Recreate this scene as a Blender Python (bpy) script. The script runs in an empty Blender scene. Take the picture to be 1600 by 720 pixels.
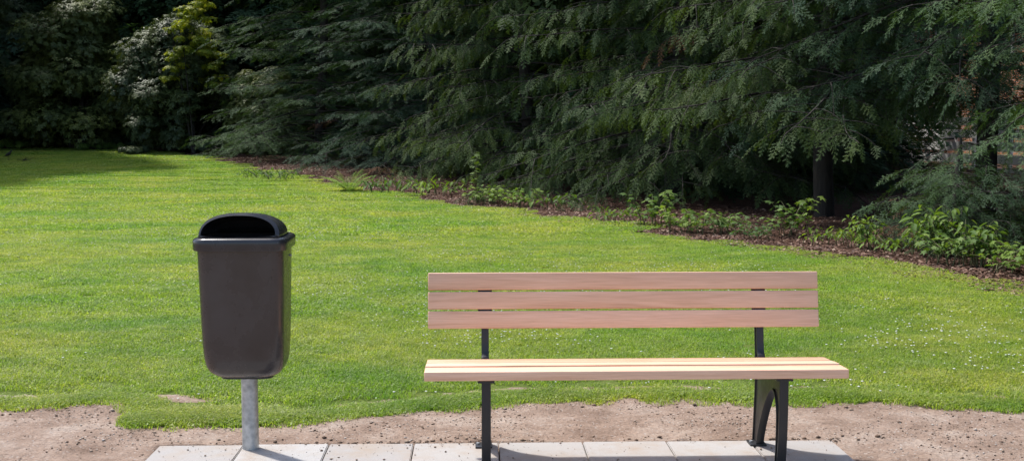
import bpy, bmesh, math, random
import numpy as np
from mathutils import Vector, Matrix, Euler
R = math.radians
random.seed(7)
scn = bpy.context.scene
col = scn.collection

# ------------------------------------------------------------------ camera
CAM_H = 1.49
cam_d = bpy.data.cameras.new('camera'); cam = bpy.data.objects.new('camera', cam_d); col.objects.link(cam)
cam_d.sensor_width = 36; cam_d.lens = 41.6; cam_d.clip_start = .05; cam_d.clip_end = 2000
cam.location = (0, 0, CAM_H)
cam.rotation_euler = (R(90 - 4.93), 0, R(-1.86))
scn.camera = cam

# ------------------------------------------------------------------ world, sun, exposure
SUN_EL = R(61); SUN_AZ = math.atan2(-.72, .69)          # clockwise from +Y
w = bpy.data.worlds.new('World'); scn.world = w; w.use_nodes = True
nt = w.node_tree; nt.nodes.clear()
sky = nt.nodes.new('ShaderNodeTexSky'); sky.sky_type = 'NISHITA'; sky.sun_disc = False
sky.sun_elevation = SUN_EL; sky.sun_rotation = SUN_AZ % (2*math.pi); sky.dust_density = 2.0; sky.air_density = 1.0
bg = nt.nodes.new('ShaderNodeBackground'); bg.inputs[1].default_value = 0.15
wo = nt.nodes.new('ShaderNodeOutputWorld')
nt.links.new(sky.outputs[0], bg.inputs[0]); nt.links.new(bg.outputs[0], wo.inputs[0])
sd = bpy.data.lights.new('sun', 'SUN'); sd.energy = 3.1; sd.angle = R(1.8); sd.color = (1, .965, .91)
sun = bpy.data.objects.new('sun', sd); col.objects.link(sun)
sv = Vector((math.sin(SUN_AZ)*math.cos(SUN_EL), math.cos(SUN_AZ)*math.cos(SUN_EL), math.sin(SUN_EL)))
sun.rotation_euler = sv.to_track_quat('Z', 'Y').to_euler(); sun.location = sv*60
scn.view_settings.view_transform = 'Standard'; scn.view_settings.look = 'None'
scn.view_settings.exposure = 0.85; scn.view_settings.gamma = 1
try: scn.view_settings.use_curve_mapping = False
except Exception: pass

# ------------------------------------------------------------------ helpers
def tag(o, label=None, cat=None, group=None, kind=None):
    if label: o['label'] = label
    if cat: o['category'] = cat
    if group: o['group'] = group
    if kind: o['kind'] = kind
    return o
def empty(name, loc, rz=0, label=None, cat=None, group=None):
    o = bpy.data.objects.new(name, None); col.objects.link(o)
    o.location = loc; o.rotation_euler = (0, 0, rz); o.empty_display_size = .2
    return tag(o, label, cat, group)
def link(name, me, mat, parent=None, loc=(0,0,0)):
    o = bpy.data.objects.new(name, me); col.objects.link(o); o.location = loc
    if mat and not me.materials: me.materials.append(mat)
    if parent: o.parent = parent
    return o
def np_mesh(name, V, faces, attrs=None, smooth=False):
    """faces: list of (n,k) int arrays"""
    me = bpy.data.meshes.new(name)
    V = np.asarray(V, np.float32)
    me.vertices.add(len(V)); me.vertices.foreach_set('co', V.ravel())
    loops = np.concatenate([f.ravel() for f in faces]).astype(np.int32)
    sizes = np.concatenate([np.full(len(f), f.shape[1]) for f in faces]).astype(np.int32)
    starts = np.concatenate([[0], np.cumsum(sizes)[:-1]]).astype(np.int32)
    me.loops.add(len(loops)); me.loops.foreach_set('vertex_index', loops)
    me.polygons.add(len(sizes)); me.polygons.foreach_set('loop_start', starts)
    if smooth: me.polygons.foreach_set('use_smooth', np.ones(len(sizes), bool))
    me.update(calc_edges=True)
    if attrs:
        for k, a in attrs.items():
            at = me.attributes.new(k, 'FLOAT', 'POINT'); at.data.foreach_set('value', np.asarray(a, np.float32))
    return me
def bm_obj(name, bm, mat, parent=None, smooth=True, bevel=0, segs=2):
    bmesh.ops.recalc_face_normals(bm, faces=bm.faces)
    if bevel:
        bmesh.ops.bevel(bm, geom=[e for e in bm.edges if e.is_manifold and e.calc_face_angle(0) > .5], offset=bevel, segments=segs, affect='EDGES', profile=.6)
    me = bpy.data.meshes.new(name); bm.to_mesh(me); bm.free()
    if smooth:
        for p in me.polygons: p.use_smooth = True
        try: me.set_sharp_from_angle(angle=R(38))
        except Exception: pass
    return link(name, me, mat, parent)
def box(bm, c, s, rot=None):
    m = Matrix.Translation(c) @ (rot.to_matrix().to_4x4() if rot else Matrix()) @ Matrix.Diagonal((*s, 1))
    return bmesh.ops.create_cube(bm, size=1, matrix=m)
def cyl(bm, c, r, h, seg=20, rot=None, r2=None):
    m = Matrix.Translation(c) @ (rot.to_matrix().to_4x4() if rot else Matrix())
    return bmesh.ops.create_cone(bm, cap_ends=True, segments=seg, radius1=r, radius2=r if r2 is None else r2, depth=h, matrix=m)
def loft(bm, rings, cap0=True, cap1=True):
    vs = [[bm.verts.new(p) for p in r] for r in rings]; n = len(vs[0])
    for a, b in zip(vs, vs[1:]):
        for i in range(n): bm.faces.new((a[i], a[(i+1) % n], b[(i+1) % n], b[i]))
    if cap0: bm.faces.new(vs[0][::-1])
    if cap1: bm.faces.new(vs[-1])
    return vs
def _h(ix, iy, s):
    n = (ix.astype(np.int64)*374761393 + iy.astype(np.int64)*668265263 + s*1442695041) & 0xffffffff
    n = ((n ^ (n >> 13))*1274126177) & 0xffffffff
    return ((n ^ (n >> 16)) & 0xffff)/65535.
def vnoise(x, y, s=0):
    x = np.asarray(x, float); y = np.asarray(y, float)
    ix = np.floor(x); iy = np.floor(y); fx = x-ix; fy = y-iy
    fx = fx*fx*(3-2*fx); fy = fy*fy*(3-2*fy)
    a = _h(ix, iy, s); b = _h(ix+1, iy, s); c = _h(ix, iy+1, s); d = _h(ix+1, iy+1, s)
    return (a*(1-fx)+b*fx)*(1-fy)+(c*(1-fx)+d*fx)*fy
def fbm(x, y, o=4, s=0):
    t = 0; a = .5
    for k in range(o): t = t+a*vnoise(x*2**k, y*2**k, s+k*17); a *= .5
    return t
def gz(x, y):
    """ground height: the lawn rises gently towards the wood"""
    t = np.clip((np.asarray(y, float)-20)/32, 0, 1)
    return .78*t*t*(3-2*t)
# edge of the wood: x of the border for each y (wood is on the right of it)
BY = np.array([-5, 5, 8, 10.6, 12.4, 14.1, 16.7, 19, 22, 25.5, 29, 34, 39, 43, 45.5, 47.5, 49.5, 52, 56])
BX = np.array([9.5, 7.6, 6.4, 5.1, 4.55, 3.9, 2.35, 1.35, .05, -1.9, -3.8, -6.2, -8.6, -11., -13.2, -16, -22, -32, -60])
def border(y): return np.interp(y, BY, BX)
def in_wood(x, y): return x > border(y)+.45*(fbm(np.asarray(x)*1.1, np.asarray(y)*1.1, 3, 5)-.45)*2
def soil_edge(x):
    """y of the ragged grass edge behind the dirt strip"""
    x = np.asarray(x, float)
    xs = np.array([-9, -4, -2.35, -2.0, -1.75, -1.6, -1.3, -.8, -.3, .0, .3, .9, 1.5, 2.0, 2.6, 3.2, 5, 9])
    ys = np.array([6.3, 6.45, 6.55, 6.7, 6.42, 6.2, 6.17, 6.2, 6.42, 6.6, 6.62, 6.62, 6.58, 6.62, 6.42, 6.28, 6.1, 5.9])
    return np.interp(x, xs, ys)+.22*(fbm(x*3.1, x*0+3.3, 5, 9)-.45)
def spit(x, y): return (np.abs(y-(6.60+.05*np.sin(np.asarray(x)*5))) < .11*np.clip(1-((np.asarray(x)+1.85)/.62)**2, 0, 1)+.03*(fbm(np.asarray(x)*6, np.asarray(y)*6, 3, 40)-.4)) & (np.abs(np.asarray(x)+1.85) < .7)
def is_lawn(x, y): return (y > soil_edge(x)) & ~in_wood(x, y)

# ------------------------------------------------------------------ materials
def mat(name):
    m = bpy.data.materials.new(name); m.use_nodes = True
    t = m.node_tree; b = t.nodes['Principled BSDF']; return m, t, b
def N(t, kind, **kw):
    n = t.nodes.new(kind)
    for k, v in kw.items():
        if k.startswith('_'): setattr(n, k[1:], v)
        else: n.inputs[k.replace('__', ' ')].default_value = v
    return n
def ramp(t, fac, stops):
    r = t.nodes.new('ShaderNodeValToRGB'); e = r.color_ramp.elements
    while len(e) < len(stops): e.new(.5)
    for i, (p, c) in enumerate(stops): e[i].position = p; e[i].color = (*c, 1)
    t.links.new(fac, r.inputs[0]); return r
def noise(t, vec, scale, detail=4, rough=.55, dist=0):
    n = N(t, 'ShaderNodeTexNoise', Scale=scale, Detail=detail, Roughness=rough, Distortion=dist)
    if vec is not None: t.links.new(vec, n.inputs['Vector'])
    return n
def mixc(t, fac, a, b, mode='MIX'):
    m = t.nodes.new('ShaderNodeMix'); m.data_type = 'RGBA'; m.blend_type = mode
    for s, v in ((m.inputs[0], fac), (m.inputs[6], a), (m.inputs[7], b)):
        if hasattr(v, 'links') or hasattr(v, 'is_output'): t.links.new(v, s)
        elif isinstance(v, (tuple, list)): s.default_value = (*v, 1)
        else: s.default_value = v
    return m.outputs[2]
def bump(t, b, h, strength, dist=.01):
    n = N(t, 'ShaderNodeBump', Strength=strength, Distance=dist); t.links.new(h, n.inputs['Height']); t.links.new(n.outputs[0], b.inputs['Normal']); return n

def leaf_mat(name, c1, c2, c3=None, trans=.35, rough=.45, spec=.4, brown=None, tipc=None, scale=.9):
    """foliage: colour varies per spray (attribute tint), in patches, and towards young tips (attribute tip)"""
    m, t, b = mat(name)
    at = N(t, 'ShaderNodeAttribute', _attribute_name='tint')
    geo = t.nodes.new('ShaderNodeNewGeometry')
    c = ramp(t, at.outputs['Fac'], [(0, c1), (.6, c2), (1, c3 or c2)]).outputs[0]
    nz = noise(t, geo.outputs['Position'], scale, 3)
    c = mixc(t, ramp(t, nz.outputs[0], [(.35, (0,0,0)), (.65, (1,1,1))]).outputs[0], c, mixc(t, 1., c, (1.5, 1.35, .8), 'MULTIPLY'))
    oi = t.nodes.new('ShaderNodeObjectInfo')
    c = mixc(t, 1., c, ramp(t, oi.outputs['Random'], [(0, (.75,.8,.9)), (.5, (1.05,1.0,.85)), (1, (1.2,1.15,.85))]).outputs[0], 'MULTIPLY')
    if tipc:
        a2 = N(t, 'ShaderNodeAttribute', _attribute_name='tip')
        c = mixc(t, a2.outputs['Fac'], c, tipc)
    if brown:
        r = ramp(t, at.outputs['Fac'], [(.02, (1,1,1)), (.025, (0,0,0))])
        c = mixc(t, r.outputs[0], c, brown)
    t.links.new(c, b.inputs['Base Color']); b.inputs['Roughness'].default_value = rough
    b.inputs['Specular IOR Level'].default_value = spec
    tr = t.nodes.new('ShaderNodeBsdfTranslucent'); t.links.new(mixc(t, 1., c, (1.5, 1.6, .5), 'MULTIPLY'), tr.inputs[0])
    mx = t.nodes.new('ShaderNodeMixShader'); mx.inputs[0].default_value = trans
    t.links.new(b.outputs[0], mx.inputs[1]); t.links.new(tr.outputs[0], mx.inputs[2])
    t.links.new(mx.outputs[0], t.nodes['Material Output'].inputs[0]); return m
M = {}
M['spruce'] = leaf_mat('spruce_needles', (.018,.042,.025), (.038,.080,.048), (.058,.108,.062), .16, .65, .15, (.12,.06,.03), (.085,.14,.085))
M['yew'] = leaf_mat('yew_needles', (.022,.044,.016), (.044,.080,.034), (.068,.108,.046), .18, .65, .15, (.13,.065,.03), (.12,.17,.085))
M['rhodo'] = leaf_mat('rhododendron_leaves', (.036,.056,.026), (.064,.090,.042), (.095,.125,.062), .15, .5, .25, (.10,.05,.025))
M['rhodo_sunlit'] = leaf_mat('sunlit_rhododendron_leaves', (.08,.12,.02), (.14,.19,.03), (.30,.32,.05), .4, .5, .25)  # rhododendron leaves with sunlight painted in as yellow green
M['bramble'] = leaf_mat('bramble_leaves', (.045,.09,.027), (.085,.155,.047), (.15,.23,.075), .3, .6, .15)
M['bramble_shade_tone'] = leaf_mat('weed_leaves_painted_shade', (.03,.06,.02), (.055,.10,.032), (.09,.14,.045), .25, .6, .15)  # darker copy of the bramble leaves, shade put into the colour
M['fernm'] = leaf_mat('fern_leaves', (.15,.26,.05), (.20,.32,.07), None, .4, .5, .3)

def grass_mat():
    m, t, b = mat('grass_blades')
    geo = t.nodes.new('ShaderNodeNewGeometry'); oi = t.nodes.new('ShaderNodeObjectInfo')
    at = N(t, 'ShaderNodeAttribute', _attribute_name='tint')
    c = ramp(t, at.outputs['Fac'], [(0, (.135,.205,.036)), (.5, (.225,.30,.058)), (.9, (.31,.37,.095)), (1, (.42,.39,.19))]).outputs[0]
    n1 = noise(t, geo.outputs['Position'], .45, 4, .6)
    c = mixc(t, ramp(t, n1.outputs[0], [(.38, (0,0,0)), (.62, (1,1,1))]).outputs[0], mixc(t, 1., c, (.85,.98,.75), 'MULTIPLY'), mixc(t, 1., c, (1.3,1.12,1.15), 'MULTIPLY'))
    n2 = noise(t, geo.outputs['Position'], 3.1, 4, .6)
    c = mixc(t, ramp(t, n2.outputs[0], [(.36, (0,0,0)), (.62, (1,1,1))]).outputs[0], mixc(t, 1., c, (.88,.92,.85), 'MULTIPLY'), mixc(t, 1., c, (1.2,1.14,1.2), 'MULTIPLY'))
    mp = N(t, 'ShaderNodeMapping', Scale=(.7, 1, 1)); t.links.new(geo.outputs['Position'], mp.inputs[0])
    n3 = noise(t, mp.outputs[0], .8, 5, .65)
    c = mixc(t, ramp(t, n3.outputs[0], [(.40, (1,1,1)), (.52, (0,0,0))]).outputs[0], c, mixc(t, 1., c, (.74,.88,.78), 'MULTIPLY'))
    n4 = noise(t, mp.outputs[0], 2.2, 5, .7)
    c = mixc(t, ramp(t, n4.outputs[0], [(.56, (0,0,0)), (.68, (.6,.6,.6))]).outputs[0], c, (.36,.40,.18))
    t.links.new(c, b.inputs['Base Color']); b.inputs['Roughness'].default_value = .5; b.inputs['Specular IOR Level'].default_value = .35
    tr = t.nodes.new('ShaderNodeBsdfTranslucent'); t.links.new(mixc(t, 1., c, (1.35,1.5,.5), 'MULTIPLY'), tr.inputs[0])
    mx = t.nodes.new('ShaderNodeMixShader'); mx.inputs[0].default_value = .5
    t.links.new(b.outputs[0], mx.inputs[1]); t.links.new(tr.outputs[0], mx.inputs[2])
    t.links.new(mx.outputs[0], t.nodes['Material Output'].inputs[0]); return m
M['grass'] = grass_mat()

def ground_mat(name, stops, s1, s2, bstr, bdist, rough=.95, speck=None):
    m, t, b = mat(name); geo = t.nodes.new('ShaderNodeNewGeometry'); p = geo.outputs['Position']
    n1 = noise(t, p, s1, 6, .65); c = ramp(t, n1.outputs[0], stops).outputs[0]
    n2 = noise(t, p, s2, 5, .7)
    c = mixc(t, 1., c, ramp(t, n2.outputs[0], [(.25, (.55,.52,.5)), (.5, (1,1,1)), (.75, (1.3,1.28,1.25))]).outputs[0], 'MULTIPLY')
    if speck:
        v = N(t, 'ShaderNodeTexVoronoi', Scale=speck); t.links.new(p, v.inputs['Vector'])
        r = ramp(t, v.outputs['Color'], [(.80, (0,0,0)), (.9, (1,1,1))])
        c = mixc(t, r.outputs[0], c, mixc(t, .6, c, (.42,.38,.35)))
    t.links.new(c, b.inputs['Base Color']); b.inputs['Roughness'].default_value = rough; b.inputs['Specular IOR Level'].default_value = .15
    bump(t, b, n2.outputs[0], bstr, bdist); return m
M['soil'] = ground_mat('bare_soil', [(.3, (.175,.12,.09)), (.5, (.275,.20,.155)), (.7, (.37,.30,.25))], 2.6, 55, 1., .012, speck=120)
M['lawn_soil'] = ground_mat('lawn_thatch', [(.3, (.07,.10,.018)), (.55, (.10,.14,.025)), (.75, (.14,.14,.045))], 2.5, 40, .8, .02)
M['litter_soil'] = ground_mat('leaf_litter_ground', [(.3, (.045,.024,.017)), (.55, (.08,.042,.028)), (.75, (.115,.07,.048))], 3, 30, .9, .03)
M['far'] = ground_mat('gravelly_ground', [(.3, (.20,.15,.11)), (.5, (.27,.21,.155)), (.7, (.33,.27,.21))], .7, 30, .8, .02)

def litter_mat():
    m, t, b = mat('dead_leaves'); at = N(t, 'ShaderNodeAttribute', _attribute_name='tint')
    c = ramp(t, at.outputs['Fac'], [(0, (.04,.018,.012)), (.5, (.11,.05,.032)), (.85, (.18,.095,.062)), (1, (.34,.25,.18))]).outputs[0]
    t.links.new(c, b.inputs['Base Color']); b.inputs['Roughness'].default_value = .7; return m
M['litter'] = litter_mat()
def bark_mat():
    m, t, b = mat('bark'); tc = t.nodes.new('ShaderNodeTexCoord')
    mp = N(t, 'ShaderNodeMapping', Scale=(5, 5, 1)); t.links.new(tc.outputs['Object'], mp.inputs[0])
    n = noise(t, mp.outputs[0], 4, 5, .65)
    t.links.new(ramp(t, n.outputs[0], [(.3, (.012,.010,.008)), (.7, (.038,.030,.024))]).outputs[0], b.inputs['Base Color'])
    b.inputs['Roughness'].default_value = .9; bump(t, b, n.outputs[0], .8, .03); return m
M['bark'] = bark_mat()
def simple(name, c, rough=.6, spec=.4, metal=0):
    m, t, b = mat(name); b.inputs['Base Color'].default_value = (*c, 1); b.inputs['Roughness'].default_value = rough
    b.inputs['Specular IOR Level'].default_value = spec; b.inputs['Metallic'].default_value = metal; return m, t, b
m, t, b = simple('plant_stem', (.10,.10,.04), .7); M['stem'] = m
m, t, b = simple('daisy_petals', (.8,.8,.74), .6); M['daisy'] = m

def wood_mat():
    m, t, b = mat('oiled_wood'); tc = t.nodes.new('ShaderNodeTexCoord'); oi = t.nodes.new('ShaderNodeObjectInfo')
    off = N(t, 'ShaderNodeVectorMath', _operation='SCALE'); off.inputs[0].default_value = (9, 5, 7); t.links.new(oi.outputs['Random'], off.inputs['Scale'])
    ad = N(t, 'ShaderNodeVectorMath', _operation='ADD'); t.links.new(tc.outputs['Object'], ad.inputs[0]); t.links.new(off.outputs[0], ad.inputs[1])
    mp = N(t, 'ShaderNodeMapping', Scale=(.55, 9, 9)); t.links.new(ad.outputs[0], mp.inputs[0])
    n = noise(t, mp.outputs[0], 1.6, 5, .55, 1.1)
    mp2 = N(t, 'ShaderNodeMapping', Scale=(3, 130, 130)); t.links.new(ad.outputs[0], mp2.inputs[0])
    n2 = noise(t, mp2.outputs[0], 2, 4, .6)
    c = ramp(t, n.outputs[0], [(.25, (.50,.26,.155)), (.42, (.72,.44,.29)), (.6, (.80,.515,.36)), (.75, (.65,.37,.24))]).outputs[0]
    c = mixc(t, 1., c, ramp(t, n2.outputs[0], [(.3, (.86,.83,.8)), (.6, (1.05,1.05,1.05))]).outputs[0], 'MULTIPLY')
    tint = ramp(t, oi.outputs['Random'], [(0, (.88,.84,.80)), (1, (1.07,1.08,1.10))])
    c = mixc(t, 1., c, tint.outputs[0], 'MULTIPLY')
    t.links.new(c, b.inputs['Base Color']); b.inputs['Roughness'].default_value = .5; b.inputs['Specular IOR Level'].default_value = .4
    bump(t, b, n2.outputs[0], .25, .001); return m
M['wood'] = wood_mat()
def iron_mat():
    m, t, b = simple('black_painted_iron', (.016,.016,.018), .38, .5); tc = t.nodes.new('ShaderNodeTexCoord')
    n = noise(t, tc.outputs['Object'], 90, 3); bump(t, b, n.outputs[0], .15, .002)
    n2 = noise(t, tc.outputs['Object'], 12, 4)
    r = ramp(t, n2.outputs[0], [(.3, (.32,.32,.32)), (.7, (.5,.5,.5))]); t.links.new(r.outputs[0], b.inputs['Roughness']); return m
M['iron'] = iron_mat()
def plastic_mat(name, c, r0, r1):
    m, t, b = simple(name, c, .4, .5); tc = t.nodes.new('ShaderNodeTexCoord')
    n = noise(t, tc.outputs['Object'], 260, 2); bump(t, b, n.outputs[0], .12, .001)
    n2 = noise(t, tc.outputs['Object'], 7, 5, .65)
    t.links.new(ramp(t, n2.outputs[0], [(.3, (r0,)*3), (.7, (r1,)*3)]).outputs[0], b.inputs['Roughness'])
    t.links.new(ramp(t, n2.outputs[0], [(.3, c), (.7, tuple(v*1.35+.004 for v in c))]).outputs[0], b.inputs['Base Color']); return m
M['bin'] = plastic_mat('grey_brown_plastic', (.036,.030,.029), .2, .34)
M['lid'] = plastic_mat('dark_grey_plastic', (.022,.022,.025), .2, .32)
def galv_mat():
    m, t, b = simple('galvanised_steel', (.42,.44,.46), .45, .5, .75); tc = t.nodes.new('ShaderNodeTexCoord')
    v = N(t, 'ShaderNodeTexVoronoi', Scale=45); t.links.new(tc.outputs['Object'], v.inputs['Vector'])
    n = noise(t, tc.outputs['Object'], 14, 5, .65)
    c = mixc(t, .35, ramp(t, n.outputs[0], [(.3, (.30,.31,.31)), (.7, (.56,.58,.6))]).outputs[0], v.outputs['Distance'], 'SOFT_LIGHT')
    t.links.new(c, b.inputs['Base Color']); t.links.new(ramp(t, n.outputs[0], [(.3, (.6,)*3), (.7, (.38,)*3)]).outputs[0], b.inputs['Roughness']); return m
M['galv'] = galv_mat()
def slab_mat():
    m, t, b = mat('concrete_slab'); geo = t.nodes.new('ShaderNodeNewGeometry'); p = geo.outputs['Position']
    at = N(t, 'ShaderNodeAttribute', _attribute_name='tint')
    c = ramp(t, at.outputs['Fac'], [(0, (.335,.315,.30)), (1, (.40,.385,.37))]).outputs[0]
    n = noise(t, p, 220, 3, .7); c = mixc(t, 1., c, ramp(t, n.outputs[0], [(.3, (.82,.82,.82)), (.6, (1.05,1.05,1.05))]).outputs[0], 'MULTIPLY')
    n2 = noise(t, p, 4.5, 7, .72)
    c = mixc(t, ramp(t, n2.outputs[0], [(.45, (0,0,0)), (.72, (.8,.8,.8))]).outputs[0], c, (.32,.25,.19))
    v = noise(t, p, 42, 4, .8)
    c = mixc(t, ramp(t, v.outputs[0], [(.64, (0,0,0)), (.7, (.7,.7,.7))]).outputs[0], c, (.19,.14,.10))
    t.links.new(c, b.inputs['Base Color']); b.inputs['Roughness'].default_value = .85; b.inputs['Specular IOR Level'].default_value = .25
    bump(t, b, n.outputs[0], .3, .002); return m
M['slab'] = slab_mat()
def brick_mat():
    m, t, b = mat('orange_brick'); tc = t.nodes.new('ShaderNodeTexCoord')
    mp = N(t, 'ShaderNodeMapping', Rotation=(R(90), 0, 0)); t.links.new(tc.outputs['Object'], mp.inputs[0])
    br = N(t, 'ShaderNodeTexBrick', Scale=1, Color1=(.66,.30,.16,1), Color2=(.60,.25,.13,1), Mortar=(.45,.40,.35,1))
    br.inputs['Mortar Size'].default_value = .012; br.inputs['Brick Width'].default_value = .25; br.inputs['Row Height'].default_value = .08
    t.links.new(mp.outputs[0], br.inputs['Vector']); t.links.new(br.outputs[0], b.inputs['Base Color']); b.inputs['Roughness'].default_value = .9; return m
M['brick'] = brick_mat()
m, t, b = simple('white_paint', (.78,.77,.74), .6); M['white'] = m
m, t, b = simple('roof_tile', (.16,.07,.05), .8); M['tile'] = m
m, t, b = simple('window_glass', (.03,.035,.04), .05, .8); M['glass'] = m
m, t, b = simple('bird_feathers', (.012,.012,.014), .5); M['feather'] = m
m, t, b = simple('bird_beak', (.06,.04,.015), .5); M['beak'] = m

# ------------------------------------------------------------------ ground
far = 400
ys = np.array([-far, -60, 0, 4, 60, 130, far]); V = [(x, y, -.10) for y in ys for x in (-far, far)]
F = np.array([(2*i, 2*i+1, 2*i+3, 2*i+2) for i in range(len(ys)-1)])
tag(link('ground', np_mesh('ground', V, [F]), M['far']), kind='structure')

SX0, SX1, SY0, SY1 = -1.49, 1.72, 4.33, 5.535          # paved strip
def sheet(xs, ys, sel, name, material, zf):
    X, Y = np.meshgrid(xs, ys); Z = zf(X, Y)
    V = np.stack([X, Y, Z], -1).reshape(-1, 3)
    nx = len(xs); i, j = np.meshgrid(np.arange(nx-1), np.arange(len(ys)-1))
    a = (j*nx+i).ravel(); F = np.stack([a, a+1, a+1+nx, a+nx], -1)
    cx = (X[:-1, :-1]+X[1:, 1:]).ravel()/2; cy = (Y[:-1, :-1]+Y[1:, 1:]).ravel()/2
    F = F[sel(cx, cy)]
    used = np.unique(F); remap = np.zeros(len(V), int); remap[used] = np.arange(len(used))
    return tag(link(name, np_mesh(name, V[used], [remap[F]], smooth=True), material), kind='structure')
def soil_z(X, Y):
    z = -.020+.030*(fbm(X*2.2, Y*2.2, 5, 3)-.45)+.020*(fbm(X*16, Y*16, 4, 31)-.45)+.010*np.clip(fbm(X*50, Y*50, 2, 77)-.45, 0, 1)
    # bank of crumbs pushed up against the slabs; kept below their top inside the paving
    inside = (X > SX0-.01) & (X < SX1+.01) & (Y > SY0-.01) & (Y < SY1+.01)
    near = np.exp(-np.abs(Y-(SY1+.03))/.05)*((X > SX0-.05) & (X < SX1+.05))
    z = z+.012*near*(.3+1.2*fbm(X*9, Y*9, 3, 12))
    return np.where(inside, np.minimum(z, -.02)-.02, z)
fx = np.arange(-7, 8.5, .02); fy = np.concatenate([np.arange(1.0, 4.9, .06), np.arange(4.9, 7.1, .014)])
sheet(fx, fy, lambda x, y: (y < soil_edge(x)+.16) | spit(x, y), 'dirt_path', M['soil'], soil_z)
lawn_z = lambda X, Y: gz(X, Y)-.015+.03*(fbm(X*.7, Y*.7, 3, 3)-.45)*np.clip((Y-6.5), 0, 1)
def edge_z(X, Y):
    w_ = np.clip((Y-soil_edge(X)-.16)/.25, 0, 1); w_ = np.maximum(w_, np.clip((Y-6.9)/.15, 0, 1)); return soil_z(X, Y)*(1-w_)+lawn_z(X, Y)*w_
sheet(fx, fy, lambda x, y: (y >= soil_edge(x)+.16) & ~spit(x, y), 'lawn_edge', M['lawn_soil'], edge_z)
gx = np.arange(-60, 45.1, .3); gy = np.concatenate([np.arange(float(fy[-1]), 30, .15), np.arange(30, 75, .4)])
sheet(gx, gy, lambda x, y: ~in_wood(x, y), 'lawn', M['lawn_soil'], lawn_z)
wood_z = lambda X, Y: lawn_z(X, Y)+.12*(fbm(X*.9, Y*.9, 4, 21)-.4)*np.clip((X-border(Y)-.5)/1.2, 0, 1)
sheet(gx, gy, lambda x, y: in_wood(x, y), 'woodland_floor', M['litter_soil'], wood_z)

# paving: 8 x 3 slabs
bm = bmesh.new(); lay = []
rs = random.Random(4)
for i in range(8):
    for j in range(3):
        cx = SX0+.2006+i*.40125; cy = SY1-.2-j*.4017
        g = box(bm, (cx, cy, -.03+rs.uniform(-.0015, .0015)), (.3955, .3955, .06), Euler((rs.uniform(-.002,.002), rs.uniform(-.002,.002), rs.uniform(-.003,.003))))
        lay.append(rs.random())
bmesh.ops.bevel(bm, geom=[e for e in bm.edges], offset=.004, segments=2, affect='EDGES')
me = bpy.data.meshes.new('pavement'); bm.to_mesh(me); bm.free()
at = me.attributes.new('tint', 'FLOAT', 'POINT')
vals = [ (math.sin(12.9898*math.floor((v.co.x-SX0)/.40125)+78.233*math.floor((SY1+.001-v.co.y)/.4017))*43758.5453) % 1 for v in me.vertices]
at.data.foreach_set('value', vals)
tag(link('pavement', me, M['slab']), kind='structure')

# crumbs, stones and clods on the dirt and the slabs (one uncountable mass)
def scatter_lumps(pts, sizes, tints, name, material, label, cat):
    base = np.array([(1,0,0),(-1,0,0),(0,1,0),(0,-1,0),(0,0,.8),(0,0,-.8)], float)
    tri = np.array([(0,2,4),(2,1,4),(1,3,4),(3,0,4),(2,0,5),(1,2,5),(3,1,5),(0,3,5)])
    rng = np.random.default_rng(5); n = len(pts)
    V = base[None]*(.6+.8*rng.random((n, 6, 1)))*sizes[:, None, None]
    a = rng.random(n)*6.28; c, s = np.cos(a)[:, None], np.sin(a)[:, None]
    V = np.stack([V[..., 0]*c-V[..., 1]*s, V[..., 0]*s+V[..., 1]*c, V[..., 2]*.75], -1)+pts[:, None]
    Fc = (tri[None]+6*np.arange(n)[:, None, None]).reshape(-1, 3)
    return tag(link(name, np_mesh(name, V.reshape(-1, 3), [Fc], {'tint': np.repeat(tints, 6)}), material), label, cat, kind='stuff')
def crumb_mat():
    m, t, b = mat('soil_crumbs'); at = N(t, 'ShaderNodeAttribute', _attribute_name='tint')
    c = ramp(t, at.outputs['Fac'], [(0, (.06,.04,.028)), (.45, (.17,.11,.075)), (.8, (.30,.225,.165)), (1, (.5,.46,.42))]).outputs[0]
    t.links.new(c, b.inputs['Base Color']); b.inputs['Roughness'].default_value = .95; return m
M['crumb'] = crumb_mat()
rng = np.random.default_rng(3)
n = 60000
x = rng.uniform(-5, 6, n); y = rng.uniform(4.6, 7.0, n)
clump = fbm(x*1.7, y*3, 3, 55)
k = (rng.random(n) < np.clip((clump-.30)*3, .05, 1)) & (y < soil_edge(x)+.1)
x, y = x[k], y[k]; s = .0022+.0055*rng.random(len(x))**5+.006*(rng.random(len(x)) > .992)
on = (x > SX0) & (x < SX1) & (y < SY1) & (y > SY0)
keep = ~on | (rng.random(len(x)) < .12+.5*np.exp(-(SY1-y)/.05)); x, y, s, on = x[keep], y[keep], s[keep], on[keep]
z = np.where(on, .001, soil_z(x, y))+s*.35
scatter_lumps(np.stack([x, y, z], -1), s, rng.random(len(x))**.7, 'soil_crumbs', M['crumb'], 'brown soil crumbs and small stones strewn over the bare dirt strip', 'soil')
# larger clods right behind the slabs
pts = []
for (cx, n_, sp) in ((-.05, 16, .25), (-.35, 10, .2), (.2, 8, .12), (1.75, 16, .16), (.85, 12, .3), (-1.0, 8, .2), (-.7, 10, .3), (1.45, 9, .12)):
    for i in range(n_): pts.append((random.gauss(cx, sp), SY1+.03+abs(random.gauss(0, .05)), random.uniform(.005, .016)))
for i in range(30): pts.append((random.uniform(-3, 4.5), random.uniform(5.6, 6.35), random.uniform(.006, .016)))
P = np.array(pts); z = soil_z(P[:, 0], P[:, 1])+P[:, 2]*.3
scatter_lumps(np.stack([P[:, 0], P[:, 1], z], -1), P[:, 2], rng.random(len(P))*.85, 'soil_clods', M['crumb'], 'dark lumps of soil pushed up behind the concrete slabs', 'soil')

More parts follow.
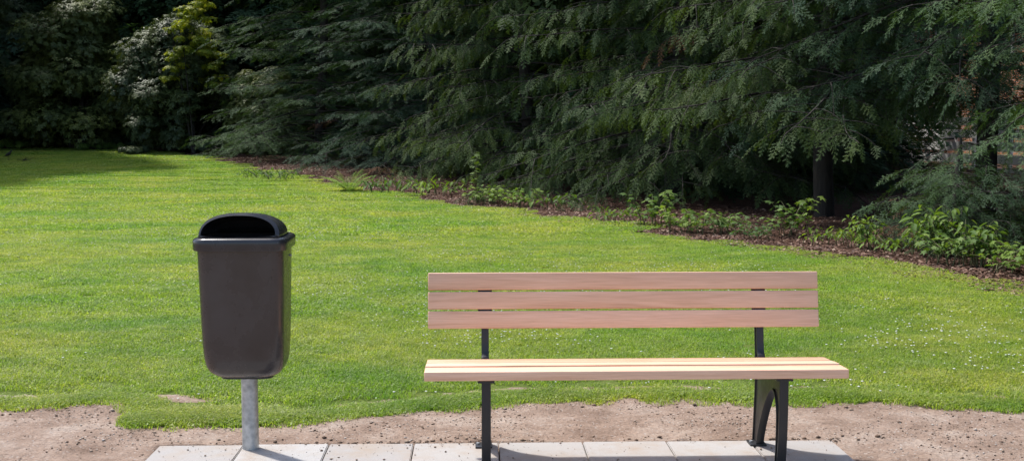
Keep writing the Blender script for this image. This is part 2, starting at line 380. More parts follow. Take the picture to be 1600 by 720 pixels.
# ------------------------------------------------------------------ bench
def slat(bm, c, L, wd, th, ang):                      # ang tilts around X
    g = box(bm, (0, 0, 0), (L, wd, th))
    bmesh.ops.bevel(bm, geom=[e for e in bm.edges], offset=.0045, segments=3, affect='EDGES', profile=.5)
BXC = .704; HL = .9
bench = empty('park_bench', (BXC, 5.25, 0), 0, 'wooden slatted park bench with black cast iron legs, standing on pale concrete slabs', 'bench')
def add_slat(name, y, z, wd, th, ang, L=1.836):
    bm = bmesh.new(); slat(bm, None, L, wd, th, ang)
    o = bm_obj(name, bm, M['wood'], bench); o.location = (0, y-5.25, z); o.rotation_euler = (ang, 0, 0); return o
add_slat('seat_slat', 5.055, .431, .116, .040, R(-1.5))
add_slat('seat_slat', 5.186, .430, .110, .036, R(-5.0))
add_slat('seat_slat', 5.312, .421, .110, .036, R(-4.0))
BA = R(90-11)
for z, y in ((.599, 5.478), (.687, 5.495), (.775, 5.512)):
    add_slat('backrest_slat', y, z, .081, .036, BA)
def prism_x(bm, prof, x0, x1):
    a = [bm.verts.new((x0, p[0]-5.25, p[1])) for p in prof]; b_ = [bm.verts.new((x1, p[0]-5.25, p[1])) for p in prof]
    n = len(prof)
    for i in range(n): bm.faces.new((a[i], a[(i+1) % n], b_[(i+1) % n], b_[i]))
    bm.faces.new(a[::-1]); bm.faces.new(b_)
def smooth_curve(pts, k=6):
    out = []; P = [pts[0]]+list(pts)+[pts[-1]]
    for i in range(1, len(P)-2):
        for j in range(k):
            t_ = j/k; a, b_, c, d = [Vector(q) for q in P[i-1:i+3]]
            out.append(tuple(.5*((2*b_)+(c-a)*t_+(2*a-5*b_+4*c-d)*t_*t_+(3*b_-a-3*c+d)*t_**3)))
    out.append(pts[-1]); return out
for fxm in (.052-BXC, 1.347-BXC):
    fr = empty('leg_frame', (fxm, 0, 0)); fr.parent = bench; fr.name = 'leg_frame'
    # profile of the web (arch) and flanged edges
    front = smooth_curve([(5.030,.400), (5.030,.25), (5.038,.12), (5.055,.006)])
    inner = smooth_curve([(5.098,.006), (5.084,.12), (5.086,.24), (5.110,.300), (5.150,.330), (5.200,.318), (5.270,.265), (5.350,.17), (5.415,.07), (5.440,.006)])
    back = smooth_curve([(5.470,.006), (5.458,.12), (5.442,.25), (5.434,.36), (5.452,.46), (5.490,.60), (5.560,.835)])
    front2 = smooth_curve([(5.535,.838), (5.516,.72), (5.490,.60), (5.430,.50), (5.395,.44), (5.385,.402)][0:1]+[(5.520,.735), (5.492,.60), (5.462,.52), (5.424,.45), (5.385,.402)])
    # keep post depth 45 mm
    back = smooth_curve([(5.520,.006), (5.506,.12), (5.492,.25), (5.490,.36), (5.502,.46), (5.524,.58), (5.566,.803)])
    front2 = smooth_curve([(5.528,.805), (5.500,.66), (5.478,.54), (5.468,.48), (5.452,.435), (5.400,.402)])
    prof = front+inner+back+front2
    bm = bmesh.new(); prism_x(bm, prof, -.010, .010)
    web = bm_obj('web', bm, M['iron'], fr, bevel=0)
    def flange(path, w_, th):
        """flat strip following an edge of the web"""
        bm = bmesh.new(); rings = []
        P = [Vector(p) for p in path]
        for i, p in enumerate(P):
            d = (P[min(i+1, len(P)-1)]-P[max(i-1, 0)]).normalized(); nrm = Vector((-d.y, d.x))*th/2
            rings.append([(-w_/2, p.x-nrm.x-5.25, p.y-nrm.y), (w_/2, p.x-nrm.x-5.25, p.y-nrm.y), (w_/2, p.x+nrm.x-5.25, p.y+nrm.y), (-w_/2, p.x+nrm.x-5.25, p.y+nrm.y)])
        loft(bm, rings); return bm
    bm_obj('flange', flange(front, .040, .012), M['iron'], fr, bevel=.003)
    bm_obj('flange', flange(inner, .036, .009), M['iron'], fr, bevel=.002)
    bm_obj('flange', flange(back, .034, .010), M['iron'], fr, bevel=.002)
    bm_obj('flange', flange(front2, .034, .010), M['iron'], fr, bevel=.002)
    bm = bmesh.new(); box(bm, (0, 5.205-5.25, .4035), (.072, .39, .009)); bm_obj('seat_support', bm, M['iron'], fr, bevel=.002)
    bm = bmesh.new(); box(bm, (0, 5.521-5.25, .690), (.066, .008, .235), Euler((R(-11), 0, 0))); bm_obj('back_support', bm, M['iron'], fr, bevel=.002)
    for fy_ in (5.075, 5.470):
        bm = bmesh.new(); box(bm, (-.008, fy_-5.25, .0045), (.078, .085, .009))
        f = bm_obj('foot_plate', bm, M['iron'], fr, bevel=.0025)
    for c_, r_, n_ in [((-.035, 5.075-5.25, .013), .008, 6), ((-.035, 5.47-5.25, .013), .008, 6)]+[((-.025, yy-5.25, .397), .006, 10) for yy in (5.06, 5.18, 5.30)]:
        bm = bmesh.new(); cyl(bm, c_, r_, .008, n_); bm_obj('bolt', bm, M['galv'], fr)

# ------------------------------------------------------------------ litter bin
def rrect(cx, cy, hw, hd, r, z, n=8, bulge=0):
    pts = []
    r = min(r, hw*.98, hd*.98)
    for qx, qy, a0 in ((1, 1, 0), (-1, 1, 90), (-1, -1, 180), (1, -1, 270)):
        for i in range(n+1):
            a = R(a0+90*i/n); pts.append((cx+qx*(hw-r)+r*math.cos(a), cy+qy*(hd-r)+r*math.sin(a), z))
    if bulge:
        pts = [(p[0], p[1]-bulge*(1-min(1, abs(p[0]-cx)/hw)**2)*(1 if p[1] < cy else 0), p[2]) for p in pts]
    return pts
bx, by = -1.008, 5.235
binr = empty('litter_bin', (0, 0, 0), 0, 'dark grey brown plastic litter bin with hooded lid, mounted on a round galvanised post', 'litter bin')
hw, hd = .190, .158
bm = bmesh.new(); rings = []
for z, sx, sd_, r in [(.397, .100, .082, .05), (.399, .118, .094, .06), (.404, .134, .107, .065), (.414, .148, .118, .07), (.430, .160, .130, .072), (.455, .169, .138, .072), (.49, .174, .143, .068),
                      (.54, .177, .146, .062), (.65, .180, .149, .058), (.80, .183, .152, .055), (.94, .186, .156, .052), (.985, .187, .157, .052)]:
    rings.append(rrect(bx+.0, by+(.158-sd_)*.55, sx, sd_, r, z, 8, .008))
loft(bm, rings, True, False)
bm_obj('body', bm, M['bin'], binr)
bm = bmesh.new(); loft(bm, [rrect(bx, by+.03, .115, .085, .05, z, 8) for z in (.388, .3965)])
bm_obj('base_plate', bm, M['lid'], binr, bevel=.002)
# lid: rim + hood with a wide rounded opening
lid = empty('lid', (0, 0, 0)); lid.parent = binr
bm = bmesh.new(); rings = []
for z, e, r in [(.966, .0035, .055), (.966, .0125, .06), (.972, .0155, .062), (.996, .0165, .064), (1.008, .0165, .064), (1.016, .012, .062), (1.021, .002, .055), (1.022, -.012, .045)]:
    rings.append(rrect(bx, by, hw+e-.003, hd+e, r, z, 8, .008))
loft(bm, rings, False, False)
bm_obj('rim', bm, M['lid'], lid)
# hood: arch-shaped sections swept from the open front to the back
def arch(hw_, h, n=40, p=2.6, z0=1.020, y=0, lean=0):
    pts = []
    for i in range(n+1):
        a = math.pi*i/n; c, s = math.cos(a), math.sin(a)
        X = math.copysign(abs(c)**(2/p), c)*hw_; Z = abs(s)**(2/p)*h
        pts.append((bx+X, y+lean*Z, z0+Z))
    return pts
bm = bmesh.new(); secs = []
for k_ in range(15):
    u = k_/14
    yy = by-.145+.292*u; h = .100*math.sqrt(max(0, 1-(max(0, u-.12)/.88)**2.6))+.004*(1-u)
    ww = .173+.008*min(1, u*4)-.03*max(0, (u-.55)/.45)**2
    secs.append(arch(ww, max(h, .002), y=yy, lean=.45*(1-u)))
vs = [[bm.verts.new(p) for p in s] for s in secs]
for a, b_ in zip(vs, vs[1:]):
    for i in range(len(a)-1): bm.faces.new((a[i], a[i+1], b_[i+1], b_[i]))
# front frame: from outer arch to the stadium opening, then a lip turned inwards
n = len(vs[0]); y0 = by-.145
def opening(scale, dy):
    pts = []
    for i in range(n):
        a = math.pi*i/(n-1); 
        c, s = math.cos(a), math.sin(a)
        X = math.copysign(abs(c)**(2/2.3), c)*.160*scale; Z = .012+abs(s)**(2/2.3)*.083*scale
        pts.append((bx-.004+X, y0+.45*Z+dy, 1.020+Z))
    return pts
o1 = [bm.verts.new(p) for p in opening(1.0, -.004)]; o2 = [bm.verts.new(p) for p in opening(.97, .012)]
for A, B in ((vs[0], o1), (o1, o2)):
    for i in range(n-1): bm.faces.new((A[i+1], A[i], B[i], B[i+1]))
# sill under the opening
s1 = [bm.verts.new((bx-.004+.160*(1-2*i/12), y0+.45*.004-.004, 1.020+.012-.010*math.sin(math.pi*i/12))) for i in range(13)]
s0 = [bm.verts.new((bx+.173*(1-2*i/12), y0, 1.020)) for i in range(13)]
s2 = [bm.verts.new((bx-.004+.155*(1-2*i/12), y0+.02, 1.018+.008-.010*math.sin(math.pi*i/12))) for i in range(13)]
for i in range(12):
    bm.faces.new((s0[i], s1[i], s1[i+1], s0[i+1])); bm.faces.new((s1[i], s2[i], s2[i+1], s1[i+1]))
ob = bm_obj('hood', bm, M['lid'], lid)
md = ob.modifiers.new('thick', 'SOLIDIFY'); md.thickness = .003; md.offset = -1
# black inner liner seen through the opening
bm = bmesh.new(); loft(bm, [rrect(bx, by, .174, .142, .05, z, 6) for z in (.90, .985)], True, False); bm_obj('liner', bm, M['lid'], binr)
# post + bracket
bm = bmesh.new(); cyl(bm, (-1.045, 5.462, .53), .038, 1.07, 40); bm_obj('post', bm, M['galv'], binr, bevel=0)
bm = bmesh.new(); box(bm, (-1.02, 5.41, .80), (.10, .035, .30)); cyl(bm, (-1.045, 5.462, .70), .041, .04, 32); cyl(bm, (-1.045, 5.462, .90), .041, .04, 32)
bm_obj('bracket', bm, M['galv'], binr)
bm = bmesh.new(); cyl(bm, (bx+.188, 5.30, .925), .0055, .008, 10, Euler((0, R(90), 0))); bm_obj('screw', bm, M['galv'], binr)

# ------------------------------------------------------------------ foliage generators
def rotm(ax, a):
    c, s = np.cos(a), np.sin(a); z = np.zeros_like(c); o = np.ones_like(c)
    if ax == 'x': r = [[o, z, z], [z, c, -s], [z, s, c]]
    if ax == 'y': r = [[c, z, s], [z, o, z], [-s, z, c]]
    if ax == 'z': r = [[c, -s, z], [s, c, z], [z, z, o]]
    return np.moveaxis(np.array(r), -1, 0) if np.ndim(a) else np.array(r)
def frond_template(seed, L=.62, ntw=15, twl=.20, nl=.030, nw=.009, step=.017, hang=.10, low=False):
    """flat conifer spray along +X: stem, side twigs, rows of needles. returns verts, tris, tip"""
    rg = np.random.default_rng(seed); V = []; T = []; tip = []
    def tri(a, b_, c, t0, t1): k = len(V); V.extend([a, b_, c]); T.append((k, k+1, k+2)); tip.extend([t0, t0, t1])
    def twig(p, d, length, up):
        d = d/np.linalg.norm(d); s = np.cross(up, d); s /= np.linalg.norm(s)
        if low:
            q = p+d*length; m_ = p+d*length*.45; w_ = length*.13+.012
            tri(p, m_+s*w_, q, 0, .6); tri(p, q, m_-s*w_, 0, .6); return
        n_ = max(3, int(length/step))
        for i in range(n_):
            f = (i+.5)/n_; o = p+d*length*f; o = o-np.array([0, 0, hang*length*f*f])
            l = nl*(1.1-.45*f)*rg.uniform(.8, 1.2)
            for sg in (-1, 1):
                nd = s*sg*.86+d*.55+up*rg.uniform(-.25, .35); nd /= np.linalg.norm(nd)
                b0 = o-d*nw*.5; b1 = o+d*nw*.5
                tri(b0, b1, o+nd*l, max(0, f-.45), min(1, max(0, (f-.5)*1.6)))
        q = p+d*length-np.array([0, 0, hang*length]); tri(q-s*nw*.6-d*.02, q+s*nw*.6-d*.02, q+d*nl*.8, .4, 1)
    up = np.array([0, 0, 1.])
    def stem(x): return np.array([x, .03*math.sin(x*5+seed), -.18*hang*10*(x/L)**2*.12*L*5])
    n = ntw
    for i in range(n):
        f = (i+.4)/n; p = stem(L*f); sg = -1 if i % 2 else 1
        ln = twl*(1.0-.75*f**1.6)*(.55+.45*min(1, f*5))*rg.uniform(.75, 1.15)
        a = R(rg.uniform(42, 62)); d = np.array([math.cos(a), sg*math.sin(a), rg.uniform(-.15, .12)])
        twig(p, d, ln, up)
        if not low and ln > .12:
            for q in (.45, .7):
                a2 = a-R(38)*(1 if q < .5 else -.9); d2 = np.array([math.cos(a2), sg*math.sin(a2), rg.uniform(-.1, .1)])
                twig(p+d/np.linalg.norm(d)*ln*q, d2, ln*.38, up)
    twig(stem(L*.72), np.array([1, 0, -.05]), L*.3, up)
    # stem as a thin blade pair
    for i in range(5):
        a_, b_ = stem(L*i/5), stem(L*(i+1)/5); w_ = .004*(1-i/6)
        k = len(V); V.extend([a_+(0, w_, 0), a_-(0, w_, 0), b_-(0, w_, 0), b_+(0, w_, 0)]); tip.extend([0]*4); T += [(k, k+1, k+2), (k, k+2, k+3)]
    return np.array(V, float), np.array(T), np.array(tip)
def place(tmpl, pos, rot, sc, tint):
    """many copies of templates baked into one mesh"""
    Vs, Fs, Ts, Ps = [], [], [], []; off = 0
    which = np.random.default_rng(1).integers(0, len(tmpl), len(pos))
    for k, (v, f, tp) in enumerate(tmpl):
        idx = np.where(which == k)[0]
        if not len(idx): continue
        W = np.einsum('nij,mj->nmi', rot[idx], v)*sc[idx][:, None, None]+pos[idx][:, None]
        nv = len(v); Vs.append(W.reshape(-1, 3)); Fs.append((f[None]+off+nv*np.arange(len(idx))[:, None, None]).reshape(-1, 3))
        Ts.append(np.repeat(tint[idx], nv)); Ps.append(np.tile(tp, len(idx))); off += nv*len(idx)
    return np.concatenate(Vs), np.concatenate(Fs), np.concatenate(Ts), np.concatenate(Ps)
def tube_arrays(paths, seg=6):
    """paths: list of (points(n,3), radii(n))"""
    V = []; F = []
    for P, r in paths:
        P = np.asarray(P, float); k0 = len(V)
        for i in range(len(P)):
            d = P[min(i+1, len(P)-1)]-P[max(i-1, 0)]; d /= np.linalg.norm(d)+1e-9
            a = np.cross(d, (0, 0, 1) if abs(d[2]) < .9 else (1, 0, 0)); a /= np.linalg.norm(a); b_ = np.cross(d, a)
            for j in range(seg): t_ = 2*math.pi*j/seg; V.append(P[i]+r[i]*(a*math.cos(t_)+b_*math.sin(t_)))
        for i in range(len(P)-1):
            for j in range(seg): F.append((k0+i*seg+j, k0+i*seg+(j+1) % seg, k0+(i+1)*seg+(j+1) % seg, k0+(i+1)*seg+j))
    return np.array(V), np.array(F)

FR = {'spruce': [frond_template(s, .46, 11, .15, nl=.030, nw=.011, step=.022) for s in (1, 2, 3)],
      'yew': [frond_template(s, .40, 10, .12, nl=.034, nw=.014, step=.022, hang=.2) for s in (5, 6, 7)],
      'low': [frond_template(s, .9, 14, .30, low=True) for s in (8, 9)]}
def conifer_proto(seed, H, Rr, zmin, kind, droop, dense_to=6.5, nlimb=95, frond_droop=(.1, .5)):
    rg = np.random.default_rng(seed); paths = []; pos = []; rots = []; sc = []; tint = []
    lpos = []; lrot = []; lsc = []; lt = []
    tr = [(np.array([.10*math.sin(z*.7+seed), .10*math.cos(z*.5), z]), .165*(1-z/H)**.8+.012) for z in np.linspace(-.15, H, 16)]
    paths.append(([p for p, _ in tr], [r for _, r in tr]))
    ang = 0
    for i in range(nlimb):
        f = i/nlimb; z0 = zmin+(H-.4-zmin)*(f**1.45); ang += 2.399+rg.uniform(-.3, .3)
        L = Rr*((1-z0/H)**.75)*rg.uniform(.72, 1.12)+.3
        h = np.array([math.cos(ang), math.sin(ang), 0]); rise = rg.uniform(-.05, .35) if z0 < 3 else rg.uniform(.05, .5)
        pts = []; m_ = 9
        for k in range(m_+1):
            u = k/m_; pts.append(np.array([0, 0, z0])+h*L*u+np.array([0, 0, rise*L*u*.6-droop*L*u*u+droop*.35*L*u**4])+np.cross(h, (0, 0, 1))*.12*L*math.sin(u*3+i)*.5)
        pts = np.array(pts)
        if pts[:, 2].min() < .12: pts[:, 2] += (.12-pts[:, 2].min())*np.linspace(0, 1, m_+1)
        paths.append((pts, (.024*(L/4)+.009)*(1-np.linspace(0, 1, m_+1)*.85)))
        dense = z0 < dense_to
        if not dense:
            n_ = int(L*.85/.30)
            for k in range(n_+1):
                for sg in (-1, 1):
                    u = .13+.87*(k+rg.random()*.7)/(n_+1); q = u*m_; j = min(int(q), m_-1); p = pts[j]+(pts[j+1]-pts[j])*(q-j)
                    lpos.append(p); lrot.append(rotm('z', ang+sg*R(rg.uniform(30, 72))) @ rotm('y', rg.uniform(*frond_droop)) @ rotm('x', rg.uniform(-.45, .45)))
                    lsc.append(rg.uniform(1.1, 2.1)*(1.05-.35*u)); lt.append(rg.random())
            continue
        # secondary branches, each carrying small sprays
        n2 = int(L*2.7)+2; bt = rg.random() > .035
        for k in range(n2+1):
            u = .22+.78*(k+.5*rg.random())/(n2+.5); u = min(u, 1); q = u*m_; j = min(int(q), m_-1); p = pts[j]+(pts[j+1]-pts[j])*(q-j)
            sa = (-1 if k % 2 else 1)*R(rg.uniform(30, 75))*(1 if k < n2 else .1); a2 = ang+sa; l2 = (.35+.30*L*(1-u)**.7)*rg.uniform(.7, 1.2)
            d2 = np.array([math.cos(a2), math.sin(a2), rg.uniform(-.35, .3)]); sag = rg.uniform(.1, .5)
            c0 = p; P2 = [c0+d2*l2*v-np.array([0, 0, sag*l2*v*v]) for v in (0, .33, .66, 1)]
            paths.append((P2, [.010, .007, .005, .003])); t0 = rg.random()
            m3 = max(2, int(l2/.105))
            for h_ in range(m3+1):
                v = (h_+.6*rg.random())/m3; v = min(v, 1); pp = c0+d2*l2*v-np.array([0, 0, sag*l2*v*v])
                sg = -1 if h_ % 2 else 1; a3 = a2+sg*R(rg.uniform(15, 70))*(1 if h_ < m3 else .15)
                pos.append(pp); rots.append(rotm('z', a3) @ rotm('y', rg.uniform(*frond_droop)+.1) @ rotm('x', rg.uniform(-.7, .7)))
                sc.append(rg.uniform(.55, 1.15)*(1.05-.3*v)); tint.append(min(1, max(.03, t0*.6+.4*rg.random())) if bt or k < n2-2 else .01)
    A = place(FR[kind], np.array(pos), np.array(rots), np.array(sc), np.clip(np.array(tint), .03, 1)*(np.array(tint) > .012)+.0)
    if not lpos: lpos, lrot, lsc, lt = [np.array([0, 0, H-.3])], [np.eye(3)], [.3], [.5]
    B = place(FR['low'], np.array(lpos), np.array(lrot), np.array(lsc), np.clip(np.array(lt), .03, 1))
    o = len(A[0])
    crown = np_mesh('crown', np.concatenate([A[0], B[0]]), [np.concatenate([A[1], B[1]+o])], {'tint': np.concatenate([A[2], B[2]]), 'tip': np.concatenate([A[3]*.75, B[3]*.4])})
    crown.materials.append(M[kind])
    tv, tf = tube_arrays(paths, 6); trunk = np_mesh('trunk', tv, [tf], smooth=True); trunk.materials.append(M['bark'])
    return trunk, crown
CP = {
 'spruce_low': conifer_proto(11, 15, 3.9, .45, 'spruce', .30, 6.0, 120, (.05, .4)),
 'yew_low': conifer_proto(12, 13, 3.7, .7, 'yew', .34, 5.2, 125, (.35, 1.15)),
 'yew_high': conifer_proto(13, 14, 4.0, 2.0, 'yew', .32, 5.6, 110, (.4, 1.2)),
 'spruce_high': conifer_proto(14, 16, 4.0, 1.9, 'spruce', .36, 6.0, 105, (.2, .8)),
}
CP['young'] = conifer_proto(16, 1.9, 1.5, .25, 'spruce', .12, 9, 42, (.05, .6))
CP['far'] = conifer_proto(15, 18, 4.2, .3, 'spruce', .25, .8, 250, (.1, .7))
def conifer(kind, x, y, rz, s, label, group='conifers along the edge of the lawn', name='conifer_tree', sz=1.):
    t_, c_ = CP[kind]
    r = empty(name, (x, y, float(gz(x, y))), rz, label, 'tree', group); r.scale = (s, s, s*sz)
    link('trunk', t_, None, r); link('crown', c_, None, r); return r
TREES = [
 ('spruce_low', -5.0, 39.5, .3, 1.0, 'dark blue green spruce right of the yellow topped rhododendron, branches down to the ground'),
 ('spruce_low', -1.2, 34.3, 2.2, 1.0, 'tall spruce with layered blue green sprays, rising behind the fern'),
 ('yew_low', 1.3, 29.1, 4.0, 1.0, 'dark conifer between the fern and the bench, skirt brushing the leaf litter'),
 ('yew_low', 4.2, 24.2, 1.1, 1.05, 'bushy yew above the middle of the bench with drooping pale tipped twigs'),
 ('yew_high', 6.0, 19.8, 2.6, 1.0, 'overhanging yew with a dark hollow under its lowest branches, behind the bench backrest'),
 ('spruce_high', 7.75, 17.7, 3.6, .95, 'spruce with a bare lower trunk at the right, the brick house glimpsed past it'),
 ('spruce_high', 8.9, 13.0, 5.4, 1.0, 'nearest spruce, drooping branches reaching in at the right edge of the photo'),
]
for k_, x, y, rz, s, lb in TREES: conifer(k_, x, y, rz, s, lb, sz=1.3 if x == 7.75 else 1.)
# trees deeper in the wood
conifer('young', 6.2, 14.7, .4, .72, 'low young spruce spreading above the bramble bushes at the right', None, 'young_spruce')
DEEP = [(-12.3,50.2,4.,1.),(-23.5,47.5,.7,1.3),(-25,41.5,2.9,1.25),(-22.5,52.5,3.8,1.2),(-14,52.5,5.2,1.3),(-28,36,1.8,1.1),(-21.4,38.5,.4,1.1),(-24.5,44.6,.4,1.2),(-27.5,47.5,1.4,1.25),(-22.8,43.4,2.4,1.1),(-26,51.5,3.4,1.3),(-3.5,45.5,.2,1.0),(1.5,40,1.3,1.05),(4.0,34,2.1,.95),(6.6,28.6,3.4,1.),(-9,50,2.9,1.1),(-15,55,1.9,1.15),(-21,57,4.6,1.1),(-28,58,.9,1.05),(-35,60,3.9,1.1),
        (3,50,5.,1.1),(5.2,44,.5,1.1),(9.0,35,2.6,1.),(-5,57,1.2,1.2),(-12,63,3.,1.2),(-20,66,.3,1.2),(-29,68,2.2,1.2),(13.6,19.5,1.6,1.),(13.5,11,2.4,1.),(10.5,7,3.9,.95),(-42,60,1.,1.2),(-8,54,.4,1.1),(0,46,3.3,1.),(-16,60,2.2,1.2),(-24,62,4.4,1.1),(-33,65,5.,1.2),(-2,63,1.5,1.2),(4,57,2.5,1.2),(9,50,4.1,1.2),(-40,68,2.8,1.3),(-10,70,1.1,1.3),(-26,74,5.5,1.3),(-36,76,.9,1.3),(-18,76,3.5,1.3),(14,58,.2,1.2),(2,70,2.2,1.3),(11,68,3.1,1.3),(20,62,1.4,1.2),(27,52,2.7,1.2),(34,44,.8,1.2),(31,30,4.8,1.1),(26,20,1.9,1.),(20,9,3.2,1.),(14,2,.6,.9)]
for i, (x, y, rz, s) in enumerate(DEEP):
    conifer('far', x, y, rz, s if (x, y) not in ((-17, 52.3), (-12.3, 50.2)) else 1.0, 'dark conifer deep in the wood, its trunk and crown mostly hidden behind the front row', 'conifers deep in the wood', sz=1.35 if (x, y) == (-17, 52.3) else 1.35 if (x, y) == (-12.3, 50.2) else 1.55 if x in (-23.5, -25, -24.5, -27.5, -22.8, -26) else 1.0+.1*(i % 3))

# ------------------------------------------------------------------ rhododendrons
def rosette_template(seed, n=9, L=.13, W=.042, droop=.35):
    rg = np.random.default_rng(seed); V = []; T = []
    for i in range(n):
        a = 2*math.pi*i/n+rg.uniform(-.2, .2); el = rg.uniform(-.5, .35)-droop*.3; l = L*rg.uniform(.8, 1.15); w_ = W/2*rg.uniform(.85, 1.15)
        d = np.array([math.cos(a)*math.cos(el), math.sin(a)*math.cos(el), math.sin(el)]); s = np.array([-math.sin(a), math.cos(a), 0])
        m_ = d*l*.5; e = d*l-np.array([0, 0, droop*l*.45]); k = len(V)
        V += [d*.012, m_+s*w_, m_-np.array([0, 0, .15*w_]), m_-s*w_, e]
        T += [(k, k+1, k+2), (k, k+2, k+3), (k+1, k+4, k+2), (k+2, k+4, k+3)]
    V = np.array(V); return V, np.array(T), np.zeros(len(V))
ROS = [rosette_template(s) for s in (1, 2, 3)]
def lobed_bush(seed, rx, ry, h, n, tm, z0=.1, size=1., lobes=26, stems=12, flat=0):
    """leafy crown: rosettes facing outwards on many overlapping lobes, plus some inside"""
    rg = np.random.default_rng(seed); C = []
    for i in range(lobes):
        a = rg.uniform(0, 6.28); zf = rg.random()**.95; rr = (1-.6*zf**2)*rg.uniform(.3, 1.)**.6*.9
        C.append((rx*rr*math.cos(a), ry*rr*math.sin(a), z0+.15+zf*(h-.8), rg.uniform(.16, .30)*min(rx, ry, h/2)*1.5))
    C = np.array(C)
    if flat: C[:, 3] *= 1.1
    k = rg.integers(0, len(C), n); d = rg.normal(size=(n, 3)); d /= np.linalg.norm(d, axis=1)[:, None]; d[:, 2] = np.where(d[:, 2] < 0, d[:, 2]*np.where(rg.random(n) < .55, -1, 1), d[:, 2])
    r = C[k, 3]*(rg.random(n)**.4); P = C[k, :3]+d*r[:, None]*[1, 1, .75 if not flat else .35]; ok = P[:, 2] > .12; P, d = P[ok], d[ok]
    n = len(P); yaw = np.arctan2(d[:, 1], d[:, 0]); tilt = np.minimum((math.pi/2-np.arcsin(np.clip(d[:, 2], -1, 1)))*.6, 1.2)
    rot = np.einsum('nij,njk,nkl->nil', rotm('z', yaw), rotm('y', tilt), rotm('z', rg.random(n)*6.28))
    A = place(tm, P, rot, size*rg.uniform(.75, 1.25, n), np.clip(rg.random(n), .03, 1))
    paths = []
    for c in C[:stems]:
        q = np.array([c[0]*.12, c[1]*.12, -.1]); m_ = np.array([c[0]*.5, c[1]*.5, c[2]*.45]); paths.append(([q, m_, c[:3]], [.06, .04, .015]))
        for s_ in range(5):
            e = c[:3]+np.array([*rg.normal(size=2)*.6, abs(rg.normal())*.5])*c[3]; paths.append(([c[:3]-(0, 0, .1), (c[:3]+e)/2+(0, 0, .02), e], [.015, .01, .005]))
    tv, tf = tube_arrays(paths, 5)
    return np_mesh('trunk', tv, [tf], smooth=True), np_mesh('crown', A[0], [A[1]], {'tint': A[2], 'tip': A[3]})
def bush(name, x, y, rz, prot, m_, label, cat='shrub', group=None, s=1.):
    r = empty(name, (x, y, float(gz(x, y))), rz, label, cat, group); r.scale = (s, s, s)
    t_ = link('trunk', prot[0], M['bark'], r); c_ = link('crown', prot[1], m_, r); return r
RH = lobed_bush(31, 3.0, 2.6, 5.2, 17000, ROS, lobes=60)
RH2 = lobed_bush(32, 2.6, 2.6, 5.6, 17000, ROS, lobes=56)
G = 'rhododendrons at the far left of the lawn'
bush('rhododendron_bush', -10.6, 43.8, .5, (RH[0], RH[1]), M['rhodo'], 'broad dark rhododendron directly under the yellow green leaf patch', group=G, s=.92)
bush('rhododendron_bush', -15.4, 46.6, 2.0, (RH2[0], RH2[1]), M['rhodo'], 'large rhododendron between the left picture edge and the yellow topped bush', group=G, s=1.05)
bush('rhododendron_bush', -19.6, 49.5, 4.1, (RH[0], RH[1]), M['rhodo'], 'tall rhododendron cut off by the left picture edge, behind the black bird', group=G, s=1.2)
bush('rhododendron_bush', -7.4, 42.4, 3.0, (RH2[0], RH2[1]), M['rhodo'], 'low shaded rhododendron with pale leaf undersides, left of the spruces', group=G, s=.55)
bush('rhododendron_bush', -26, 52.5, 3.3, (RH[0], RH[1]), M['rhodo'], 'rhododendron just outside the left picture edge', group=G, s=1.1)
YB = lobed_bush(33, 1.7, 1.2, 5.3, 1900, ROS, z0=3.0, lobes=60, stems=3, flat=1)
bush('sunlit_leaf_layer', -9.8, 42.2, 1.0, YB, M['rhodo_sunlit'], 'sunlit yellow green leaves topping the second dark rhododendron', 'tree', s=.74)  # separate foliage added for the sun-struck top of the rhododendron
SM = lobed_bush(34, .75, .55, .8, 420, ROS, lobes=9, z0=.02)
SM2 = lobed_bush(35, 1.5, .7, .9, 900, ROS, lobes=16, z0=.02)
m_ = M['bramble']
G = 'low leafy shrubs at the foot of the rhododendrons'
bush('low_shrub', -17.9, 45.8, 0, SM2, M['bramble'], 'low light green shrub by the left picture edge, just behind the bird', group=G)
bush('low_shrub', -14.0, 45.0, 1, SM2, M['bramble'], 'low green shrub fringe under the large rhododendron', group=G, s=.8)
bush('low_shrub', -11.9, 41.6, 2, SM, M['rhodo'], 'small rounded glossy shrub standing forward at the lawn edge, far left', group=G)

# ------------------------------------------------------------------ border plants (maple seedlings, brambles), fern, weeds
def palmate_template(seed, L=.055):
    rg = np.random.default_rng(seed); pts = []
    for i, (a, r) in enumerate([(-150, .35), (-115, .8), (-85, .45), (-55, .95), (-25, .5), (0, 1.15), (25, .5), (55, .95), (85, .45), (115, .8), (150, .35)]):
        pts.append((L*r*math.cos(R(a))+L*.2, L*r*math.sin(R(a)), -.12*L*(r**2)+rg.uniform(-.004, .004)))
    V = [(0, 0, .006)]+pts; T = [(0, i, i+1) for i in range(1, len(pts))]
    return np.array(V, float), np.array(T), np.zeros(len(V))
PAL = [palmate_template(s) for s in (1, 2, 3)]
def oval_template(seed, L=.07, W=.036):
    V = [(0,0,0),(L*.3,W/2,.006),(L*.35,0,-.004),(L*.3,-W/2,.006),(L*.75,W*.36,-.004),(L*.75,0,-.012),(L*.75,-W*.36,-.004),(L*1.05,0,-.026)]
    T = [(0,1,2),(0,2,3),(1,4,2),(2,4,5),(2,5,3),(3,5,6),(4,7,5),(5,7,6)]
    return np.array(V, float), np.array(T), np.zeros(len(V))
OVA = [oval_template(1), oval_template(2, .09, .04)]
